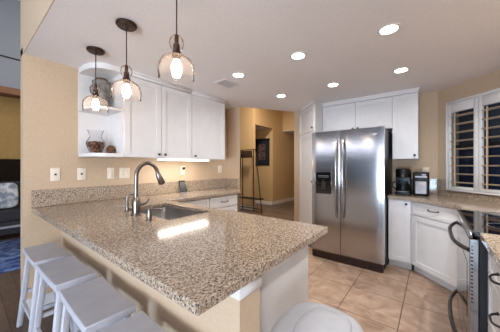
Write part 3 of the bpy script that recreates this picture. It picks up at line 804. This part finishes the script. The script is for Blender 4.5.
for k in range(120):
    z = .016+.100*rr.random()**.8; rmax = (.034+.04*min(1, z/.085))-.006; a = rr.random()*2*PI; r = rmax*math.sqrt(rr.random())
    q = Vector((c[0]+r*math.cos(a), c[1]+r*math.sin(a), c[2]+z)); s = .012+.006*rr.random()
    d3 = Vector((rr.uniform(-1, 1), rr.uniform(-1, 1), rr.uniform(-1, 1))).normalized()
    m.tube([q-d3*s, q-d3*s*.6, q, q+d3*s*.6, q+d3*s], [.003, s*.75, s*.9, s*.75, .003], 8)
p_ = obj('potpourri_filling', m, 'potpourri', t); p_['kind'] = 'stuff'
m = MB(); cx, cy, cz = .982, 2.62, UB+.034
m.lathe([(.012, .0), (.03, .01), (.036, .035), (.028, .06), (.012, .082), (.002, .088)], (cx, cy, cz+.001), 16)
for lvl in range(8):
    z = .008+lvl*.0098; r = .038*math.sin(min(PI*.95, .7+lvl*.3))
    for k in range(10):
        a = 2*PI*(k+.5*(lvl % 2))/10; q = Vector((cx+r*math.cos(a)*.8, cy+r*math.sin(a)*.8, cz+z)); o = Vector((math.cos(a), math.sin(a), .5))
        m.tube([q, q+o*.008, q+o*.013], [.008, .0075, .003], 6)
t = obj('pinecone', m, 'pinecone'); tag(t, 'brown pinecone beside the glass vase on the shelf', 'pinecone')

# ------------------------------------------------------------ pendant lamps
def pendant(y, label):
    x = .728
    t = thing('pendant_lamp', label, 'pendant lamp', (x, y, CZ), 'pendants over the peninsula')
    c = (x, y, 0)
    m = MB(); m.lathe([(.066, CZ-.0005), (.068, CZ-.012), (.060, CZ-.022), (.012, CZ-.024), (.010, CZ-.034)], c, 32); obj('canopy', m, 'bronze', t)
    m = MB(); m.cyl((x, y, CZ-.03), (x, y, 1.99), .0036, None, 10); obj('cord', m, 'bronze', t)
    m = MB(); m.lathe([(.008, 1.995), (.011, 1.985), (.011, 1.95), (.017, 1.945), (.019, 1.905), (.026, 1.90), (.026, 1.886), (.02, 1.882), (.018, 1.862)], c, 24); so = obj('socket', m, 'bronze', t)
    m = MB(); m.lathe([(.011, 1.990), (.024, 1.988), (.035, 1.97), (.0375, 1.952), (.034, 1.932), (.024, 1.915), (.022, 1.906)], c, 28, caps=False); obj('neck_glass', m, 'seeded', t)
    m = MB(); m.lathe([(.024, 1.886), (.050, 1.880), (.076, 1.862), (.090, 1.838), (.0955, 1.81), (.0955, 1.785), (.092, 1.768), (.0935, 1.762)], c, 40, caps=False); obj('glass_shade', m, 'seeded', t)
    m = MB(); m.lathe([(.012, 1.868), (.014, 1.860), (.022, 1.845), (.027, 1.82), (.025, 1.79), (.016, 1.772), (.003, 1.766)], c, 20); obj('bulb', m, 'bulb', so)
pendant(2.255, 'glass bell pendant hanging in front of the open shelves')
pendant(1.674, 'middle glass bell pendant of the three')
pendant(1.078, 'glass bell pendant nearest the counter corner')

# ------------------------------------------------------------ recessed cans, vent, strip
def can(x, y, label, watts=None):
    t = thing('recessed_light', label, 'ceiling light', (x, y, CZ), 'recessed lights in the kitchen ceiling')
    m = MB(); m.lathe([(.054, CZ-.0005), (.074, CZ-.0005), (.074, CZ-.004), (.060, CZ-.007), (.054, CZ-.005)], (x, y, 0), 32); obj('trim_ring', m, 'trim', t)
    m = MB(); m.lathe([(.056, CZ-.0072), (.04, CZ-.0085), (.005, CZ-.009)], (x, y, 0), 28); obj('lens', m, 'lens', t)
    lamp('can_light', 'AREA', (x, y, CZ-.012), watts or CAN_W, (.97, .985, 1), t, shape='DISK', size=.10, spread=2.75)
for x, y, l in ((1.895, .942, 'recessed light in the middle of the near row'), (1.935, .243, 'recessed light nearest the range'),
                (1.895, 1.655, 'recessed light beside the air vent'), (2.837, .946, 'recessed light before the refrigerator doors'),
                (2.84, .249, 'recessed light before the coffee corner cabinets'), (2.826, 1.668, 'recessed light nearest the hallway opening')):
    can(x, y, l)
can(1.9, -.45, 'unseen recessed light added over the range', ADDED_CAN_W)  # out of view, added to brighten the range side
t = thing('ceiling_vent', 'white louvered air vent in the ceiling beside the upper cabinets', 'vent', (2.0, 1.93, CZ))
x0, x1, y0, y1 = 1.88, 2.13, 1.84, 2.03
m = MB()
for b in ((x0, x1, y0, y0+.02), (x0, x1, y1-.02, y1), (x0, x0+.02, y0+.02, y1-.02), (x1-.02, x1, y0+.02, y1-.02)): m.box(*b, CZ-.008, CZ-.0005)
obj('frame', m.bevel(.002, 1), 'trim', t)
m = MB()
for k in range(9):
    yy = y0+.024+k*.0172; m.box(x0+.021, x1-.021, yy, yy+.006, CZ-.0078, CZ-.003)
obj('vent_slats', m, 'trim', t)
obj('backing', MB().box(x0+.02, x1-.02, y0+.02, y1-.02, CZ-.0025, CZ-.0005), 'sunk', t)
t = thing('under_cabinet_light', 'lit white light strip beneath the upper cabinets', 'light strip', (1.86, 2.62, UB))
obj('housing', MB().box(1.48, 2.24, 2.52, 2.58, UB-.012, UB-.0005), 'trim', t)
obj('lens', MB().box(1.485, 2.235, 2.515, 2.585, UB-.022, UB-.0125), 'striplens', t)
lamp('strip_light', 'AREA', (1.86, 2.60, UB-.026), STRIP_W, (1, .965, .91), t, shape='RECTANGLE', size=.74, size_y=.06)

# ------------------------------------------------------------ bar stools
def stool(loc, rot, label):
    t = thing('bar_stool', label, 'stool', loc, 'white bar stools along the peninsula', rot, local=True)
    H = .62; Ls, Ws, T = .226, .105, .036
    m = MB(); rings = []
    for k in range(15):
        s = -1+2*k/14; y = s*Ls; zt = H-.009+.009*s*s
        zb = zt-T
        rings.append([(-Ws, y, zb), (Ws, y, zb), (Ws, y, zt), (-Ws, y, zt)])
    m.loft(rings); obj('seat', m.bevel(.005, 2), 'stool', t, 20)
    tx, ty, bx, by = .072, .185, .125, .215
    def leg(sx, sy):
        m = MB(); a = Vector((sx*tx, sy*ty, H-.045)); b = Vector((sx*bx, sy*by, 0)); w = .017
        m.loft([[(p.x-w, p.y-w, p.z), (p.x+w, p.y-w, p.z), (p.x+w, p.y+w, p.z), (p.x-w, p.y+w, p.z)] for p in (b, a)])
        obj('leg', m.bevel(.003, 1), 'stool', t)
    for sx in (-1, 1):
        for sy in (-1, 1): leg(sx, sy)
    def at(sx, sy, z):
        f = 1-z/(H-.045); return Vector((sx*(tx+(bx-tx)*f), sy*(ty+(by-ty)*f), z))
    def bar(p, q, h=.013, w=.009):
        m = MB(); d = (q-p).normalized(); u = Vector((-d.y, d.x, 0))
        m.loft([[c+u*w-Vector((0, 0, h)), c-u*w-Vector((0, 0, h)), c-u*w+Vector((0, 0, h)), c+u*w+Vector((0, 0, h))] for c in (p+d*.012, q-d*.012)])
        obj('stretcher', m, 'stool', t)
    for sx in (-1, 1): bar(at(sx, -1, .20), at(sx, 1, .20))
    for sy in (-1, 1): bar(at(-1, sy, .27), at(1, sy, .27))
    m = MB()
    for sx in (-1, 1):
        p, q = at(sx, -1, H-.066), at(sx, 1, H-.066)
        m.box(p.x-.008, p.x+.008, p.y+.017, q.y-.017, H-.085, H-.049)
    for sy in (-1, 1):
        p, q = at(-1, sy, H-.066), at(1, sy, H-.066)
        m.box(p.x+.017, q.x-.017, p.y-.008, p.y+.008, H-.085, H-.037)
    obj('apron', m, 'stool', t)
    return t
st = stool((.43, 2.395, 0), 0, 'white bar stool farthest along, beside the wall end')
dup(st, (.438, 1.885, 0), .02, 'second white bar stool from the wall end')
dup(st, (.436, 1.352, 0), -.025, 'third white bar stool from the wall end')
dup(st, (.43, .835, 0), .01, 'white bar stool nearest the counter corner, only its seat top showing')

# ------------------------------------------------------------ trash can
TX, TY = .905, .37
TX, TY = .872, .352
t = thing('trash_can', 'white plastic trash can with rounded front and flap lid beside the peninsula end', 'trash can', (TX, TY, 0))
def dshape(k, z, n=40):
    pts = []
    for i in range(n):
        a = 2*PI*i/n; c_, s_ = math.cos(a), math.sin(a)
        e = 2.7
        r = (abs(c_)**e+abs(s_)**e)**(-1/e)
        x, y = r*c_*.188, r*s_*.160
        d = math.hypot(x, y); f = max(.02, (d+k)/d)
        pts.append((TX+x*f, TY+y*f, z))
    return pts
m = MB(); m.loft([dshape(-.045, .001), dshape(-.038, .012), dshape(-.006, 0.580), dshape(0, 0.595), dshape(0, 0.612), dshape(-.012, 0.612), dshape(-.02, 0.580), dshape(-.05, .02)])
obj('bin', m, 'bin', t)
m = MB(); m.loft([dshape(0, 0.613), dshape(.005, 0.617), dshape(.005, 0.632), dshape(-.006, 0.648), dshape(-.024, 0.657), dshape(-.05, 0.662), dshape(-.09, 0.665), dshape(-.12, 0.666)])
obj('lid', m, 'bin', t)
m = MB()
def flap(k, z): return [(TX+(p[0]-TX)*k, TY-.022+(p[1]-TY)*k*.86, z) for p in dshape(-.02, 0)]
m.loft([flap(.80, .645), flap(.78, .668), flap(.74, .673), flap(.5, .677), flap(.1, .678)])
obj('lid_flap', m, 'bin', t)

# ------------------------------------------------------------ hall furniture
t = thing('added_hall_light', 'round flush lamp added out of view to light the hallway', 'ceiling light', (4.5, 3.1, 3.55))
m = MB(); m.lathe([(.16, 3.549), (.16, 3.52), (.13, 3.49), (.05, 3.475), (.01, 3.473)], (4.5, 3.1, 0), 28); obj('lamp_shade', m, 'lens', t)
lamp('hall_fill', 'AREA', (4.5, 3.1, 3.46), HALL_FILL_W, (1, .9, .76), t, shape='DISK', size=.3)  # added lamp, the hall was too dark without it
t = thing('hall_rack', 'black metal hall rack with dark wood top board in the hallway', 'hall rack', (5.1, 3.97, 0))
ya, yb = 3.56, 4.38
def fr(pts, r=.011): return MB().tube(pts, r, 8)
obj('top_board', MB().box(5.11, 5.14, 3.97, yb, 1.52, 1.72).bevel(.004, 1), 'darkwood', t)
obj('leg', fr([(5.03, ya, 0), (5.12, 3.85, 1.76)], .013), 'blacksteel', t)
obj('leg', fr([(5.03, yb, 0), (5.12, yb, 1.76)], .013), 'blacksteel', t)
obj('post', fr([(5.2, 3.97, 0), (5.2, 3.97, 1.76)], .013), 'blacksteel', t)
obj('post', fr([(5.2, yb, 0), (5.2, yb, 1.76)], .013), 'blacksteel', t)
obj('shelf', MB().box(5.03, 5.24, 3.64, yb, .36, .385), 'blacksteel', t)
obj('rail', fr([(5.035, 3.58, .12), (5.035, yb, .12)]), 'blacksteel', t)
obj('rail', fr([(5.12, 3.85, 1.745), (5.12, yb, 1.745)]), 'blacksteel', t)

t = thing('framed_picture', 'dark abstract print in a black frame on the hallway wall', 'picture', (6.36, 4.5, 1.5))
y0, y1, z0, z1 = 4.20, 4.80, 1.31, 2.20
m = MB()
for b in ((y0, y1, z0, z0+.05), (y0, y1, z1-.05, z1), (y0, y0+.05, z0+.05, z1-.05), (y1-.05, y1, z0+.05, z1-.05)): m.box(6.335, 6.369, *b)
obj('frame', m.bevel(.004, 1), 'frame', t)
obj('mount', MB().box(6.352, 6.368, y0+.05, y1-.05, z0+.05, z1-.05), 'mat_blue', t)
obj('print', MB().box(6.350, 6.3519, y0+.16, y1-.16, z0+.18, z1-.18), 'art', t)

# ------------------------------------------------------------ living room beyond the wall end
m = MB(); m.slab([-.9, 1.7], [4.05, 5.75], lambda x, y: True, .0, .012)
tag(obj('rug', m.bevel(.004, 1), 'rug'), 'mottled blue area rug on the dark wood floor', 'rug')
t = thing('added_living_light', 'flush round lamp added out of view to light the living room', 'ceiling light', (1.6, 4.4, 4.4))
m = MB(); m.lathe([(.16, 4.399), (.16, 4.37), (.13, 4.34), (.05, 4.325), (.01, 4.323)], (1.6, 4.4, 0), 28); obj('lamp_shade', m, 'lens', t)
lamp('living_fill', 'AREA', (1.6, 4.4, 4.31), LIVING_FILL_W, (1, .95, .88), t, shape='DISK', size=.3)  # added lamp that brightens the far living room
t = thing('television', 'black television on the far living room wall', 'television', (.6, 6.3, 1))
obj('panel', MB().box(-.3, 1.3, 6.29, 6.345, .97, 1.42).bevel(.005, 1), 'black', t)
obj('screen', MB().box(-.28, 1.28, 6.288, 6.2899, .99, 1.40), 'blackglass', t)
t = thing('sofa', 'charcoal sofa on the far side of the blue rug', 'sofa', (.6, 6.0, 0))
obj('base', MB().box(-.3, 1.3, 5.82, 6.28, .08, .30).bevel(.02, 2), 'sofa', t)
obj('backrest', MB().box(-.3, 1.3, 6.17, 6.28, .3005, 1.0).bevel(.04, 3), 'sofa', t)
obj('seat_cushion', MB().box(-.28, 1.28, 5.83, 6.118, .3005, .50).bevel(.03, 3), 'sofa', t)
for x in (-.22, 1.22):
    for y in (5.88, 6.22): obj('foot', MB().cyl((x, y, .0), (x, y, .0795), .02, None, 12), 'darkwood', t)
obj('front_rail', MB().box(-.3, 1.3, 5.805, 5.8195, .20, .235), 'silver', t)
m = MB()
for k in range(9):
    s = -1+k/4; sc = (1-abs(s)**2.6)
    rings = None
m = MB(); n = 16; rings = []
for i in range(n+1):
    a = -PI/2+PI*i/n; rr_ = max(.02, math.cos(a))**.35
    rings.append([(.53+.17*rr_*(math.copysign(abs(math.cos(th))**.45, math.cos(th))), 6.06+.05*math.sin(a)+.14*(.5+.5*math.copysign(abs(math.sin(th))**.45, math.sin(th))*rr_)*.5, .75+.23*rr_*(math.copysign(abs(math.sin(th))**.45, math.sin(th)))) for th in [2*PI*k/28 for k in range(28)]])
tag(obj('pillow', m.loft(rings), 'pillow', smooth=80), 'gray and white throw pillow propped on the charcoal sofa', 'pillow')
